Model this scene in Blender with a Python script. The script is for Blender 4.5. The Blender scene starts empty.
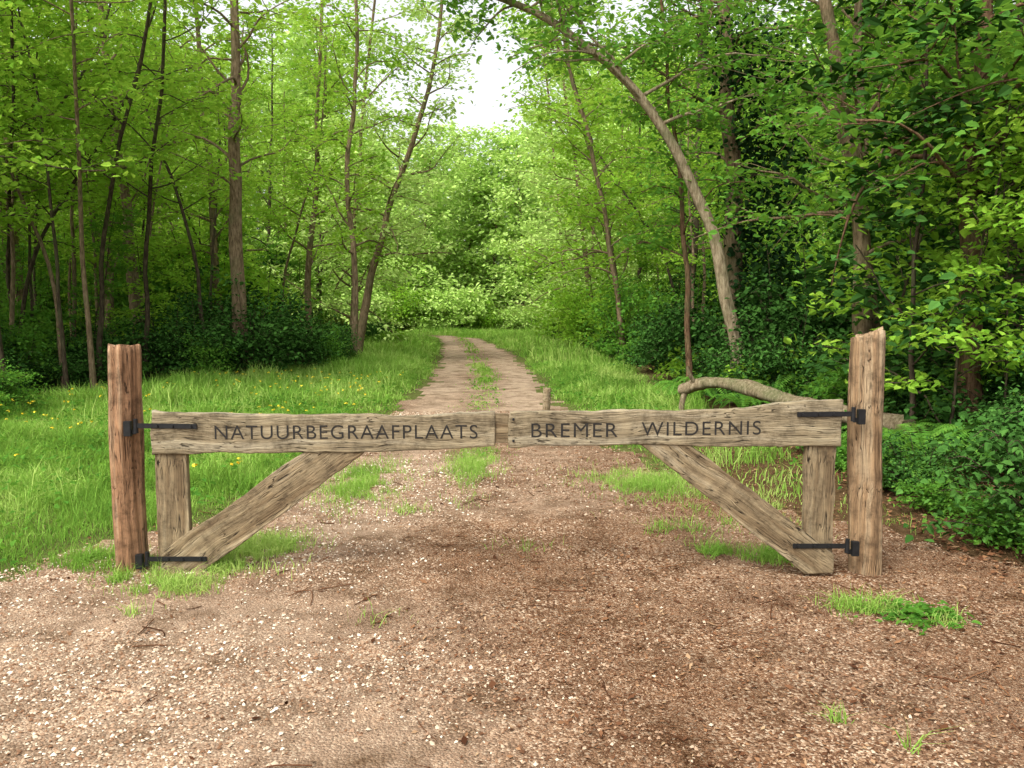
import bpy, bmesh, math
import numpy as np
from mathutils import Vector, Matrix
rng = np.random.default_rng(11)
S = bpy.context.scene
COL = S.collection

# ------------------------------------------------------------------ helpers
def vnoise(x, y, scale, seed=0):
    x = np.asarray(x, float)/scale + 137.3*seed; y = np.asarray(y, float)/scale + 71.7*seed
    xi = np.floor(x); yi = np.floor(y); fx = x-xi; fy = y-yi
    fx = fx*fx*(3-2*fx); fy = fy*fy*(3-2*fy)
    def h(a, b):
        v = np.sin(a*127.1+b*311.7+seed*17.17)*43758.5453
        return v-np.floor(v)
    return ((h(xi, yi)*(1-fx)+h(xi+1, yi)*fx)*(1-fy)+(h(xi, yi+1)*(1-fx)+h(xi+1, yi+1)*fx)*fy)*2-1

def hgt(x, y):
    x = np.asarray(x, float); y = np.asarray(y, float)
    z = 0.025*vnoise(x, y, 3.5, 1)+0.10*vnoise(x, y, 17, 2)*np.clip((y-8)/10, 0, 1)
    z = z+0.25*np.clip((x-3.3)/3, 0, 1)*np.clip((y-3)/4, 0, 1)+0.10*np.clip((-7-x)/3, 0, 1)
    return z

LY = [-30, 4.0, 4.9, 5.6, 6.3, 7.5, 9.4, 19, 28, 38, 47]
LX = [-3.5, -3.4, -3.05, -2.7, -2.0, -1.85, -1.78, -1.80, -2.35, -3.1, -4.1]
RY = [-30, 4.8, 6.0, 7.7, 9.4, 13, 19, 28, 38, 47]
RX = [3.6, 3.4, 2.6, 1.6, 1.1, 0.75, 0.55, 0.05, -0.9, -1.9]
BEND = np.array([(-3.0, 46.0), (-4.6, 50), (-8, 53), (-15, 55.5), (-30, 57), (-60, 58)])
def seg_dist(x, y):
    d = np.full(np.shape(x), 1e9)
    for a, b in zip(BEND[:-1], BEND[1:]):
        ab = b-a; t = np.clip(((x-a[0])*ab[0]+(y-a[1])*ab[1])/(ab@ab), 0, 1)
        d = np.minimum(d, np.hypot(x-a[0]-t*ab[0], y-a[1]-t*ab[1]))
    return d
def path_sdf(x, y):
    x = np.asarray(x, float); y = np.asarray(y, float)
    xl = np.interp(y, LY, LX); xr = np.interp(y, RY, RX)
    s = np.minimum(x-xl, xr-x)
    s = np.where(y > 47, -5, s)
    return np.maximum(s, 1.1-seg_dist(x, y))
def path_mid(y):
    return 0.5*(np.interp(y, LY, LX)+np.interp(y, RY, RX))

class MB:
    def __init__(s): s.V = []; s.F = []; s.M = []; s.A = []; s.n = 0
    def add(s, V, F, m, a=0.5):
        V = np.asarray(V, float).reshape(-1, 3); F = np.asarray(F, np.int64).reshape(-1, 4)
        s.V.append(V); s.F.append(F+s.n); s.n += len(V)
        s.M.append(np.full(len(F), m, np.int32))
        s.A.append(np.broadcast_to(np.asarray(a, float), (len(F),)).copy())
    def mesh(s, name, mats, smooth_mats=()):
        V = np.concatenate(s.V); F = np.concatenate(s.F); M = np.concatenate(s.M); A = np.concatenate(s.A)
        me = bpy.data.meshes.new(name)
        me.vertices.add(len(V)); me.vertices.foreach_set('co', V.astype(np.float32).ravel())
        me.loops.add(F.size); me.loops.foreach_set('vertex_index', F.astype(np.int32).ravel())
        me.polygons.add(len(F)); me.polygons.foreach_set('loop_start', np.arange(0, F.size, 4, dtype=np.int32))
        for m in mats: me.materials.append(m)
        me.polygons.foreach_set('material_index', M)
        me.polygons.foreach_set('use_smooth', np.isin(M, list(smooth_mats)))
        at = me.attributes.new('rnd', 'FLOAT', 'FACE'); at.data.foreach_set('value', A.astype(np.float32))
        me.update(calc_edges=True)
        return me

def obj(name, me, loc=(0, 0, 0), rot=0.0, sc=1.0, parent=None):
    o = bpy.data.objects.new(name, me); COL.objects.link(o)
    o.location = loc; o.rotation_euler = (0, 0, rot)
    o.scale = (sc, sc, sc) if np.isscalar(sc) else sc
    if parent: o.parent = parent
    return o
def empty(name):
    o = bpy.data.objects.new(name, None); COL.objects.link(o); return o

def cr(pts, n):
    P = np.array(pts, float); P = np.vstack([2*P[0]-P[1], P, 2*P[-1]-P[-2]])
    m = len(P)-3; t = np.linspace(0, m-1e-6, n); i = t.astype(int); u = (t-i)[:, None]
    a, b, c, d = P[i], P[i+1], P[i+2], P[i+3]
    return 0.5*((2*b)+(-a+c)*u+(2*a-5*b+4*c-d)*u*u+(-a+3*b-3*c+d)*u**3)
def norm(v): return v/np.maximum(np.linalg.norm(v, axis=-1, keepdims=True), 1e-9)

def tube(mb, P, R, k, m, a=0.5, rough=0.0):
    P = np.asarray(P, float); n = len(P); R = np.broadcast_to(R, (n,))
    T = norm(np.gradient(P, axis=0)); mt = np.abs(T.mean(0))
    ref = np.array([1., 0, 0]) if mt[2] > 0.6 else np.array([0, 0, 1.])
    U = norm(np.cross(T, ref)); W = np.cross(T, U)
    th = np.linspace(0, 2*np.pi, k, endpoint=False)
    rr = R[:, None]*np.ones((1, k))
    if rough:
        rr = rr*(1+rough*rng.normal(size=(n, k))*0.5+rough*np.sin(th*3+rng.uniform(0, 6))[None, :])
    V = P[:, None, :]+rr[..., None]*(np.cos(th)[None, :, None]*U[:, None, :]+np.sin(th)[None, :, None]*W[:, None, :])
    i = np.arange(n-1)[:, None]*k; j = np.arange(k)[None, :]; j2 = (j+1) % k
    F = np.stack([i+j, i+j2, i+k+j2, i+k+j], -1).reshape(-1, 4)
    mb.add(V.reshape(-1, 3), F, m, a)

def leaves(mb, C, n, rad, flat, size, m, tilt=0.5, width=0.30, droop=0.2, base=None):
    C = np.asarray(C, float); k = len(C)
    if k == 0: return
    P = np.repeat(C, n, 0)+rng.normal(size=(k*n, 3))*np.array([rad, rad, rad*flat])
    cb = np.repeat(rng.uniform(0, 1, k), n)
    N = len(P); az = rng.uniform(0, 2*np.pi, N)
    d = norm(np.stack([np.cos(az), np.sin(az), -droop+rng.normal(size=N)*0.3], -1))
    nr = np.array([0, 0, 1.])+rng.normal(size=(N, 3))*tilt
    sd = norm(np.cross(d, nr)); nr = np.cross(sd, d)
    s = (size*rng.uniform(0.6, 1.25, N))[:, None]; w = s*width
    fold = nr*s*0.08; dn = np.array([0, 0, -1.])*s*0.10
    V = np.stack([P, P+d*s*.30+sd*w+fold, P+d*s*.70+sd*w*.72+fold+dn*.4, P+d*s+dn,
                  P+d*s*.70-sd*w*.72+fold+dn*.4, P+d*s*.30-sd*w+fold], 1)
    b = np.arange(N)[:, None]*6
    F = np.concatenate([b+np.array([0, 1, 2, 3]), b+np.array([0, 3, 4, 5])], 1).reshape(-1, 4)
    a = np.clip(cb*0.55+rng.uniform(0, 1, N)*0.45, 0, 1)
    mb.add(V.reshape(-1, 3), F, m, np.repeat(a, 2))

def grow(mb, trunk, r0, r1, s0, nlimb, L, nleaf, lsize, srad, flat=0.3, k=12, elev=(10, 50), sub=(3, 5), az0=None, azs=180, rough=0.07, tips=(0.35, 1.0), step=0.38):
    n = max(14, int(len(trunk)*5)); P = cr(trunk, n)
    t = np.linspace(0, 1, n); R = r0+(r1-r0)*t**0.8; R = R*(1+0.55*np.exp(-t*28))
    P = P+np.stack([vnoise(t*30, 0*t, 3, rng.integers(90)), vnoise(t*30, 0*t, 3, rng.integers(90)), 0*t], -1)*(r0*0.35+.03)*np.clip(t*8, 0, 1)[:, None]
    tube(mb, P, R, k, 0, rng.uniform(), rough)
    C = []
    az = rng.uniform(0, 360)
    for i in range(nlimb):
        s = s0+(1-s0)*((i+rng.uniform(0, 1))/nlimb)
        p = np.array([np.interp(s, t, P[:, c]) for c in range(3)]); rl = np.interp(s, t, R)
        az += 137.5+rng.uniform(-30, 30)
        A = math.radians(az if az0 is None else az0+rng.uniform(-azs, azs))
        E = math.radians(rng.uniform(*elev)); l = L*(1-0.45*(s-s0)/(1-s0))*rng.uniform(0.55, 1.15)
        d = np.array([math.cos(A)*math.cos(E), math.sin(A)*math.cos(E), math.sin(E)])
        q = [p]; dd = d.copy()
        for j in range(5):
            dd = norm(dd+rng.normal(size=3)*0.24+np.array([0, 0, -0.05])); q.append(q[-1]+dd*l/5)
        Q = cr(q, 10); rr = min(rl*0.45, 0.010+0.011*l); tube(mb, Q, np.linspace(rr, 0.006, 10), 5, 0, rng.uniform())
        for j in range(rng.integers(sub[0], sub[1]+1)):
            f = rng.uniform(0.25, 0.95); b = Q[int(f*9)]
            sa = A+math.radians(rng.choice([-1, 1])*rng.uniform(30, 75)); sl = l*rng.uniform(0.25, 0.5)
            sdv = np.array([math.cos(sa), math.sin(sa), rng.uniform(-0.15, 0.4)])
            q2 = [b]
            for jj in range(3):
                sdv = norm(sdv+rng.normal(size=3)*0.2); q2.append(q2[-1]+sdv*sl/3)
            Q2 = cr(q2, 5); tube(mb, Q2, np.linspace(rr*0.4, 0.003, 5), 3, 0, rng.uniform())
            m = max(2, int(sl/step)); ff = rng.uniform(tips[0], tips[1], m)
            C += [Q2[int(x*4)] for x in ff]
        m = max(2, int(l*0.6/step)); ff = rng.uniform(tips[0]+0.1, 1, m); C += [Q[int(x*9)] for x in ff]
    leaves(mb, C, nleaf, srad, flat, lsize, 1)
    return P

# ------------------------------------------------------------------ materials
def new_mat(name):
    m = bpy.data.materials.new(name); m.use_nodes = True; nt = m.node_tree; nt.nodes.clear()
    return m, nt, nt.nodes.new
def ramp(nt, stops, interp='LINEAR'):
    r = nt.nodes.new('ShaderNodeValToRGB'); e = r.color_ramp.elements; r.color_ramp.interpolation = interp
    while len(e) < len(stops): e.new(0.5)
    for el, (p, c) in zip(e, stops): el.position = p; el.color = (*c, 1)
    return r
def leaf_mat(name, dark, mid, light, trans, tfac=0.35):
    m, nt, N = new_mat(name); L = nt.links.new
    at = N('ShaderNodeAttribute'); at.attribute_name = 'rnd'
    oi = N('ShaderNodeObjectInfo'); ad = N('ShaderNodeMath'); ad.operation = 'MULTIPLY_ADD'
    L(oi.outputs['Random'], ad.inputs[0]); ad.inputs[1].default_value = 0.3; L(at.outputs['Fac'], ad.inputs[2])
    sb = N('ShaderNodeMath'); sb.operation = 'SUBTRACT'; L(ad.outputs[0], sb.inputs[0]); sb.inputs[1].default_value = 0.15
    r = ramp(nt, [(0, dark), (0.5, mid), (1, light)]); L(sb.outputs[0], r.inputs[0])
    p = N('ShaderNodeBsdfDiffuse'); L(r.outputs[0], p.inputs['Color'])
    o = N('ShaderNodeOutputMaterial')
    if tfac > 0:
        tr = N('ShaderNodeBsdfTranslucent'); tr.inputs['Color'].default_value = (*trans, 1)
        mx = N('ShaderNodeMixShader'); mx.inputs[0].default_value = tfac; L(p.outputs[0], mx.inputs[1]); L(tr.outputs[0], mx.inputs[2])
        L(mx.outputs[0], o.inputs['Surface'])
    else:
        L(p.outputs[0], o.inputs['Surface'])
    return m
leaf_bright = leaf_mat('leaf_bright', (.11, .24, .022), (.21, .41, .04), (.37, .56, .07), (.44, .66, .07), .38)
leaf_yellow_hazed = leaf_mat('leaf_yellow_hazed', (.28, .46, .09), (.44, .63, .16), (.60, .75, .27), (.62, .80, .22), .28)  # yellow-green paled to carry the far clearing's haze and glow in the colour
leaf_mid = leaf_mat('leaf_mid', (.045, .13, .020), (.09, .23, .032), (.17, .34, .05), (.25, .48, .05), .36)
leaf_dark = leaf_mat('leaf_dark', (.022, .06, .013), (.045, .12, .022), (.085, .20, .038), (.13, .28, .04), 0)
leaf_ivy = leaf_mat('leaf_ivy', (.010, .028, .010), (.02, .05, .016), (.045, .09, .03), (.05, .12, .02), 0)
grass_m = leaf_mat('grass_blades', (.09, .20, .03), (.19, .36, .05), (.38, .50, .13), (.40, .60, .09), .22)

def bark_mat(name, c1, c2, c3, sc=9.0, bump=0.8):
    m, nt, N = new_mat(name); L = nt.links.new
    tc = N('ShaderNodeTexCoord'); mp = N('ShaderNodeMapping'); mp.inputs['Scale'].default_value = (1, 1, 0.22)
    L(tc.outputs['Object'], mp.inputs[0])
    n1 = N('ShaderNodeTexNoise'); n1.inputs['Scale'].default_value = sc*3; n1.inputs['Detail'].default_value = 4; n1.inputs['Roughness'].default_value = .7; L(mp.outputs[0], n1.inputs[0])
    n2 = N('ShaderNodeTexNoise'); n2.inputs['Scale'].default_value = 2.2; n2.inputs['Detail'].default_value = 2; L(tc.outputs['Object'], n2.inputs[0])
    r = ramp(nt, [(0.32, c1), (0.52, c2), (0.72, c3)]); L(n1.outputs[0], r.inputs[0])
    gr = N('ShaderNodeMix'); gr.data_type = 'RGBA'; r2 = ramp(nt, [(0.5, (0, 0, 0)), (0.72, (.55, .55, .55))]); L(n2.outputs[0], r2.inputs[0])
    L(r2.outputs[0], gr.inputs[0]); L(r.outputs[0], gr.inputs[6]); gr.inputs[7].default_value = (.10, .12, .05, 1)
    b = N('ShaderNodeBump'); b.inputs['Strength'].default_value = bump; b.inputs['Distance'].default_value = 0.03; L(n1.outputs[0], b.inputs['Height'])
    p = N('ShaderNodeBsdfDiffuse'); L(gr.outputs[2], p.inputs['Color']); L(b.outputs[0], p.inputs['Normal'])
    o = N('ShaderNodeOutputMaterial'); L(p.outputs[0], o.inputs['Surface'])
    return m
bark_grey = bark_mat('bark_grey_brown', (.075, .052, .032), (.21, .15, .09), (.35, .26, .17))
bark_dark = bark_mat('bark_dark', (.025, .02, .014), (.075, .056, .038), (.15, .115, .075))
bark_pale = bark_mat('bark_pale', (.12, .09, .052), (.28, .22, .14), (.44, .37, .25))
bark_log = bark_mat('bark_log', (.08, .06, .035), (.20, .155, .095), (.34, .28, .19))
bark_red = bark_mat('bark_reddish', (.045, .026, .015), (.15, .09, .052), (.27, .165, .10))

def wood_mat(name, axis, cols, seed=0.0):
    m, nt, N = new_mat(name); L = nt.links.new
    tc = N('ShaderNodeTexCoord'); mp = N('ShaderNodeMapping'); sc = [1, 1, 1]; sc[axis] = 0.035; mp.inputs['Scale'].default_value = sc
    mp.inputs['Location'].default_value = (seed, seed*.7, seed*1.3)
    L(tc.outputs['Object'], mp.inputs[0])
    w = N('ShaderNodeTexNoise'); w.inputs['Scale'].default_value = 2.5; w.inputs['Detail'].default_value = 2; L(tc.outputs['Object'], w.inputs[0])
    dm = N('ShaderNodeVectorMath'); dm.operation = 'MULTIPLY_ADD'; L(w.outputs['Color'], dm.inputs[0]); dm.inputs[1].default_value = (.06, .06, .06); L(mp.outputs[0], dm.inputs[2])
    fine = N('ShaderNodeTexNoise'); fine.inputs['Scale'].default_value = 110; fine.inputs['Detail'].default_value = 6; fine.inputs['Roughness'].default_value = .7; L(dm.outputs[0], fine.inputs[0])
    wide = N('ShaderNodeTexNoise'); wide.inputs['Scale'].default_value = 18; wide.inputs['Detail'].default_value = 5; L(dm.outputs[0], wide.inputs[0])
    crk = N('ShaderNodeTexNoise'); crk.inputs['Scale'].default_value = 30; crk.inputs['Detail'].default_value = 2; L(dm.outputs[0], crk.inputs[0])
    msk = N('ShaderNodeTexNoise'); msk.inputs['Scale'].default_value = 4.5; msk.inputs['Detail'].default_value = 2; L(tc.outputs['Object'], msk.inputs[0])
    bl = N('ShaderNodeTexNoise'); bl.inputs['Scale'].default_value = 7; bl.inputs['Detail'].default_value = 8; bl.inputs['Roughness'].default_value = .72; L(tc.outputs['Object'], bl.inputs[0])
    r1 = ramp(nt, [(0.32, cols[0]), (0.5, cols[1]), (0.68, cols[2])]); L(wide.outputs[0], r1.inputs[0])
    r2 = ramp(nt, [(0.3, (.42, .39, .35)), (0.47, (.92, .92, .92)), (0.7, (1.2, 1.18, 1.15))]); L(fine.outputs[0], r2.inputs[0])
    m1 = N('ShaderNodeMix'); m1.data_type = 'RGBA'; m1.blend_type = 'MULTIPLY'; m1.inputs[0].default_value = 1; L(r1.outputs[0], m1.inputs[6]); L(r2.outputs[0], m1.inputs[7])
    r3 = ramp(nt, [(0.34, (.38, .36, .34)), (0.5, (1, 1, 1)), (0.7, (1.28, 1.27, 1.24))]); L(bl.outputs[0], r3.inputs[0])
    m2 = N('ShaderNodeMix'); m2.data_type = 'RGBA'; m2.blend_type = 'MULTIPLY'; m2.inputs[0].default_value = 1; L(m1.outputs[2], m2.inputs[6]); L(r3.outputs[0], m2.inputs[7])
    r5 = ramp(nt, [(0.395, (1, 1, 1)), (0.41, (.06, .045, .035)), (0.425, (1, 1, 1)), (.575, (1, 1, 1)), (.585, (.10, .08, .06)), (.595, (1, 1, 1))]); L(crk.outputs[0], r5.inputs[0])
    r6 = ramp(nt, [(0.44, (0, 0, 0)), (0.56, (1, 1, 1))]); L(msk.outputs[0], r6.inputs[0])
    m4 = N('ShaderNodeMix'); m4.data_type = 'RGBA'; m4.blend_type = 'MULTIPLY'; L(r6.outputs[0], m4.inputs[0]); L(m2.outputs[2], m4.inputs[6]); L(r5.outputs[0], m4.inputs[7])
    vo = N('ShaderNodeTexVoronoi'); vo.inputs['Scale'].default_value = 3.2; mp2 = N('ShaderNodeMapping'); s2 = [1, 1, 1]; s2[axis] = .5; mp2.inputs['Scale'].default_value = s2; mp2.inputs['Location'].default_value = (seed, 0, seed)
    L(tc.outputs['Object'], mp2.inputs[0]); L(mp2.outputs[0], vo.inputs[0])
    r4 = ramp(nt, [(0.03, (.2, .16, .12)), (0.10, (1, 1, 1))]); L(vo.outputs['Distance'], r4.inputs[0])
    m3 = N('ShaderNodeMix'); m3.data_type = 'RGBA'; m3.blend_type = 'MULTIPLY'; m3.inputs[0].default_value = .85; L(m4.outputs[2], m3.inputs[6]); L(r4.outputs[0], m3.inputs[7])
    hm = N('ShaderNodeMath'); hm.operation = 'ADD'; L(fine.outputs[0], hm.inputs[0]); L(wide.outputs[0], hm.inputs[1])
    cm = N('ShaderNodeMix'); cm.data_type = 'RGBA'; L(r6.outputs[0], cm.inputs[0]); cm.inputs[6].default_value = (1, 1, 1, 1); L(r5.outputs[0], cm.inputs[7])
    hm2 = N('ShaderNodeMath'); hm2.operation = 'ADD'; L(hm.outputs[0], hm2.inputs[0]); L(cm.outputs[2], hm2.inputs[1])
    b = N('ShaderNodeBump'); b.inputs['Strength'].default_value = 1; b.inputs['Distance'].default_value = .012; L(hm2.outputs[0], b.inputs['Height'])
    p = N('ShaderNodeBsdfPrincipled'); p.inputs['Roughness'].default_value = .85; p.inputs['Specular IOR Level'].default_value = .25; L(m3.outputs[2], p.inputs['Base Color']); L(b.outputs[0], p.inputs['Normal'])
    o = N('ShaderNodeOutputMaterial'); L(p.outputs[0], o.inputs['Surface'])
    return m
oak = wood_mat('weathered_oak', 0, [(.19, .145, .085), (.31, .25, .155), (.42, .36, .25)], 1.3)
oak2 = wood_mat('weathered_oak_brace', 0, [(.18, .125, .068), (.30, .23, .135), (.40, .33, .22)], 5.1)
post_l = wood_mat('post_wood_orange', 2, [(.19, .10, .05), (.37, .205, .11), (.45, .33, .21)], 2.2)
post_r = wood_mat('post_wood_tan', 2, [(.17, .10, .05), (.34, .22, .12), (.42, .32, .20)], 7.7)

def simple(name, col, rough=.5, metal=0.0, bump=0.0):
    m, nt, N = new_mat(name); L = nt.links.new
    tc = N('ShaderNodeTexCoord'); n = N('ShaderNodeTexNoise'); n.inputs['Scale'].default_value = 40; n.inputs['Detail'].default_value = 5; L(tc.outputs['Object'], n.inputs[0])
    r = ramp(nt, [(0.3, tuple(c*.6 for c in col)), (0.7, tuple(c*1.4 for c in col))]); L(n.outputs[0], r.inputs[0])
    p = N('ShaderNodeBsdfPrincipled'); L(r.outputs[0], p.inputs['Base Color']); p.inputs['Roughness'].default_value = rough; p.inputs['Metallic'].default_value = metal
    o = N('ShaderNodeOutputMaterial'); L(p.outputs[0], o.inputs['Surface']); return m
iron = simple('black_iron', (.012, .012, .013), .5, .3)
carve = simple('carved_dark', (.016, .013, .010), .9)
petal = simple('yellow_petal', (.80, .60, .02), .6)

def gravel_mat():
    m, nt, N = new_mat('gravel_surface'); L = nt.links.new
    tc = N('ShaderNodeTexCoord')
    v1 = N('ShaderNodeTexVoronoi'); v1.inputs['Scale'].default_value = 95; L(tc.outputs['Object'], v1.inputs[0])
    v2 = N('ShaderNodeTexVoronoi'); v2.inputs['Scale'].default_value = 210; L(tc.outputs['Object'], v2.inputs[0])
    sp = N('ShaderNodeSeparateColor'); L(v1.outputs['Color'], sp.inputs[0])
    sp2 = N('ShaderNodeSeparateColor'); L(v2.outputs['Color'], sp2.inputs[0])
    r1 = ramp(nt, [(0, (.06, .03, .016)), (.35, (.15, .078, .043)), (.65, (.24, .14, .08)), (.85, (.38, .26, .17)), (1, (.58, .47, .34))]); L(sp.outputs[0], r1.inputs[0])
    r2 = ramp(nt, [(0, (.055, .026, .013)), (.5, (.14, .07, .037)), (.85, (.24, .14, .08)), (1, (.46, .36, .25))]); L(sp2.outputs[0], r2.inputs[0])
    big = N('ShaderNodeTexNoise'); big.inputs['Scale'].default_value = 1.1; big.inputs['Detail'].default_value = 6; big.inputs['Roughness'].default_value = .65; L(tc.outputs['Object'], big.inputs[0])
    rb = ramp(nt, [(.38, (0, 0, 0)), (.60, (1, 1, 1))]); L(big.outputs[0], rb.inputs[0])
    mx = N('ShaderNodeMix'); mx.data_type = 'RGBA'; L(rb.outputs[0], mx.inputs[0]); L(r2.outputs[0], mx.inputs[6]); L(r1.outputs[0], mx.inputs[7])
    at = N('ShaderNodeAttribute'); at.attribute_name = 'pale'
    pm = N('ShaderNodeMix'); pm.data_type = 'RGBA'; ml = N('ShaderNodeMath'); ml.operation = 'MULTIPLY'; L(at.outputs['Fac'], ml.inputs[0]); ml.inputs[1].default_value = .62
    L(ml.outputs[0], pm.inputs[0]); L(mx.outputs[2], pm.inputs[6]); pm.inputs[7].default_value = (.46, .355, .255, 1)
    n3 = N('ShaderNodeTexNoise'); n3.inputs['Scale'].default_value = 2.6; n3.inputs['Detail'].default_value = 9; n3.inputs['Roughness'].default_value = .75; L(tc.outputs['Object'], n3.inputs[0])
    r3 = ramp(nt, [(.33, (.42, .37, .31)), (.52, (1, 1, 1)), (.75, (1.5, 1.46, 1.4))]); L(n3.outputs[0], r3.inputs[0])
    mm = N('ShaderNodeMix'); mm.data_type = 'RGBA'; mm.blend_type = 'MULTIPLY'; mm.inputs[0].default_value = 1; L(pm.outputs[2], mm.inputs[6]); L(r3.outputs[0], mm.inputs[7])
    b = N('ShaderNodeBump'); b.inputs['Strength'].default_value = .8; b.inputs['Distance'].default_value = .01; b.invert = True; L(v1.outputs['Distance'], b.inputs['Height'])
    p = N('ShaderNodeBsdfDiffuse'); L(mm.outputs[2], p.inputs['Color']); L(b.outputs[0], p.inputs['Normal'])
    o = N('ShaderNodeOutputMaterial'); L(p.outputs[0], o.inputs['Surface']); return m
def ground_mat():
    m, nt, N = new_mat('soil_and_litter'); L = nt.links.new
    tc = N('ShaderNodeTexCoord')
    n1 = N('ShaderNodeTexNoise'); n1.inputs['Scale'].default_value = 14; n1.inputs['Detail'].default_value = 9; n1.inputs['Roughness'].default_value = .75; L(tc.outputs['Object'], n1.inputs[0])
    ra = ramp(nt, [(.3, (.04, .022, .012)), (.55, (.12, .068, .036)), (.75, (.22, .14, .08))]); L(n1.outputs[0], ra.inputs[0])
    rb = ramp(nt, [(.3, (.06, .06, .02)), (.55, (.12, .14, .04)), (.75, (.20, .21, .07))]); L(n1.outputs[0], rb.inputs[0])
    at = N('ShaderNodeAttribute'); at.attribute_name = 'forest'
    mx = N('ShaderNodeMix'); mx.data_type = 'RGBA'; L(at.outputs['Fac'], mx.inputs[0]); L(rb.outputs[0], mx.inputs[6]); L(ra.outputs[0], mx.inputs[7])
    b = N('ShaderNodeBump'); b.inputs['Strength'].default_value = 1; b.inputs['Distance'].default_value = .04; L(n1.outputs[0], b.inputs['Height'])
    p = N('ShaderNodeBsdfDiffuse'); L(mx.outputs[2], p.inputs['Color']); L(b.outputs[0], p.inputs['Normal'])
    o = N('ShaderNodeOutputMaterial'); L(p.outputs[0], o.inputs['Surface']); return m
def bits_mat(name, stops):
    m, nt, N = new_mat(name); L = nt.links.new
    at = N('ShaderNodeAttribute'); at.attribute_name = 'rnd'; r = ramp(nt, stops); L(at.outputs['Fac'], r.inputs[0])
    p = N('ShaderNodeBsdfDiffuse'); L(r.outputs[0], p.inputs['Color'])
    o = N('ShaderNodeOutputMaterial'); L(p.outputs[0], o.inputs['Surface']); return m
gravel = gravel_mat(); soil = ground_mat()
peb = bits_mat('pebble_stone', [(0, (.09, .042, .022)), (.30, (.21, .115, .065)), (.58, (.36, .24, .155)), (.8, (.54, .43, .31)), (1, (.74, .66, .53))])
chip = bits_mat('bark_chip', [(0, (.045, .019, .010)), (.5, (.13, .058, .029)), (.85, (.25, .13, .065)), (1, (.38, .26, .15))])

# ------------------------------------------------------------------ ground + path
xs = np.concatenate([np.linspace(-300, -20, 30), np.arange(-18, -8, .5), np.arange(-8, 5, .11), np.arange(5, 18, .5), np.linspace(20, 300, 30)])
ys = np.concatenate([np.linspace(-200, -12, 12), np.arange(-10, 1, .5), np.arange(1, 16, .11), np.arange(16, 62, .25), np.linspace(64, 600, 40)])
X, Y = np.meshgrid(xs, ys); Z = hgt(X, Y); nx, ny = len(xs), len(ys)
V = np.stack([X, Y, Z], -1).reshape(-1, 3)
i, j = np.meshgrid(np.arange(nx-1), np.arange(ny-1)); a = j*nx+i
F = np.stack([a, a+1, a+1+nx, a+nx], -1).reshape(-1, 4)
mb = MB(); mb.add(V, F, 0); me = mb.mesh('ground', [soil], (0,))
fx = np.clip(np.maximum((X-3.0)/.8, (-7.2+0.0*Y-X)/1.0)+vnoise(X, Y, .8, 5)*.4, 0, 1); fx = np.maximum(fx, np.clip((Y-61)/3, 0, 1))
fx = np.where((Y < 12) & (X > 1.9), np.maximum(fx, .92), fx)
at = me.attributes.new('forest', 'FLOAT', 'POINT'); at.data.foreach_set('value', fx.ravel().astype(np.float32))
obj('ground', me)
cx = V[F].mean(1); sdf = path_sdf(cx[:, 0], cx[:, 1])+vnoise(cx[:, 0], cx[:, 1], .5, 3)*.20+vnoise(cx[:, 0], cx[:, 1], .17, 4)*.10
sel = F[sdf > 0]; used, inv = np.unique(sel, return_inverse=True)
Vp = V[used].copy(); Vp[:, 2] += .005
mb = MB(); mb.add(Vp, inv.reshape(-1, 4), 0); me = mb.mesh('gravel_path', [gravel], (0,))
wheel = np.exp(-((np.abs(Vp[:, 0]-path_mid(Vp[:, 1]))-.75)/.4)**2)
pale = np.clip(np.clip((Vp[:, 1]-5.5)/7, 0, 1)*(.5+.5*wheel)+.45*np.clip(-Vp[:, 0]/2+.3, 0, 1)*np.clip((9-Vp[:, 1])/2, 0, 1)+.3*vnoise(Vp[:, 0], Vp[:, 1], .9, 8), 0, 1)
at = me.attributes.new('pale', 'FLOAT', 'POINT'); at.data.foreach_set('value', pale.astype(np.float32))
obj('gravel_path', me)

# pebbles
def scatter(n, x0, x1, y0, y1, dens):
    x = rng.uniform(x0, x1, n); y = y0+(y1-y0)*rng.uniform(0, 1, n)**1.5
    k = rng.uniform(0, 1, n) < dens(x, y); return x[k], y[k]
def pd(x, y):
    n = .52+.7*vnoise(x, y, .75, 9)+.4*vnoise(x, y, .15, 10)
    side = np.clip(.8-.22*x, .3, 1.0)
    return np.where(path_sdf(x, y) > -.08, n*side, 0)
x, y = scatter(200000, -3.6, 3.5, 2.3, 13, pd)
N_ = len(x); s = (.0032+.0075*rng.uniform(0, 1, N_)**2.6)*(1+np.clip(y-5, 0, 8)*.08)
oc = np.array([(1, 0, 0), (0, 1, 0), (-1, 0, 0), (0, -1, 0), (.1, 0, .8), (0, 0, -.5)])
ang = rng.uniform(0, 6.28, N_); sx = rng.uniform(.7, 1.5, N_)
P = oc[None]*s[:, None, None]+rng.normal(size=(N_, 6, 3))*s[:, None, None]*.18
P[:, :, 0] *= sx[:, None]; ca, sa = np.cos(ang)[:, None], np.sin(ang)[:, None]
PX = P[:, :, 0]*ca-P[:, :, 1]*sa; PY = P[:, :, 0]*sa+P[:, :, 1]*ca
P = np.stack([PX+x[:, None], PY+y[:, None], P[:, :, 2]+(hgt(x, y)+.006+s*.2)[:, None]], -1)
b = np.arange(N_)[:, None]*6
me = bpy.data.meshes.new('gravel_stones')
Tq = np.array([[0, 1, 4], [1, 2, 4], [2, 3, 4], [3, 0, 4]])
T = (b[:, None, :]+Tq[None]).reshape(-1, 3)
me.vertices.add(N_*6); me.vertices.foreach_set('co', P.astype(np.float32).ravel())
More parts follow.
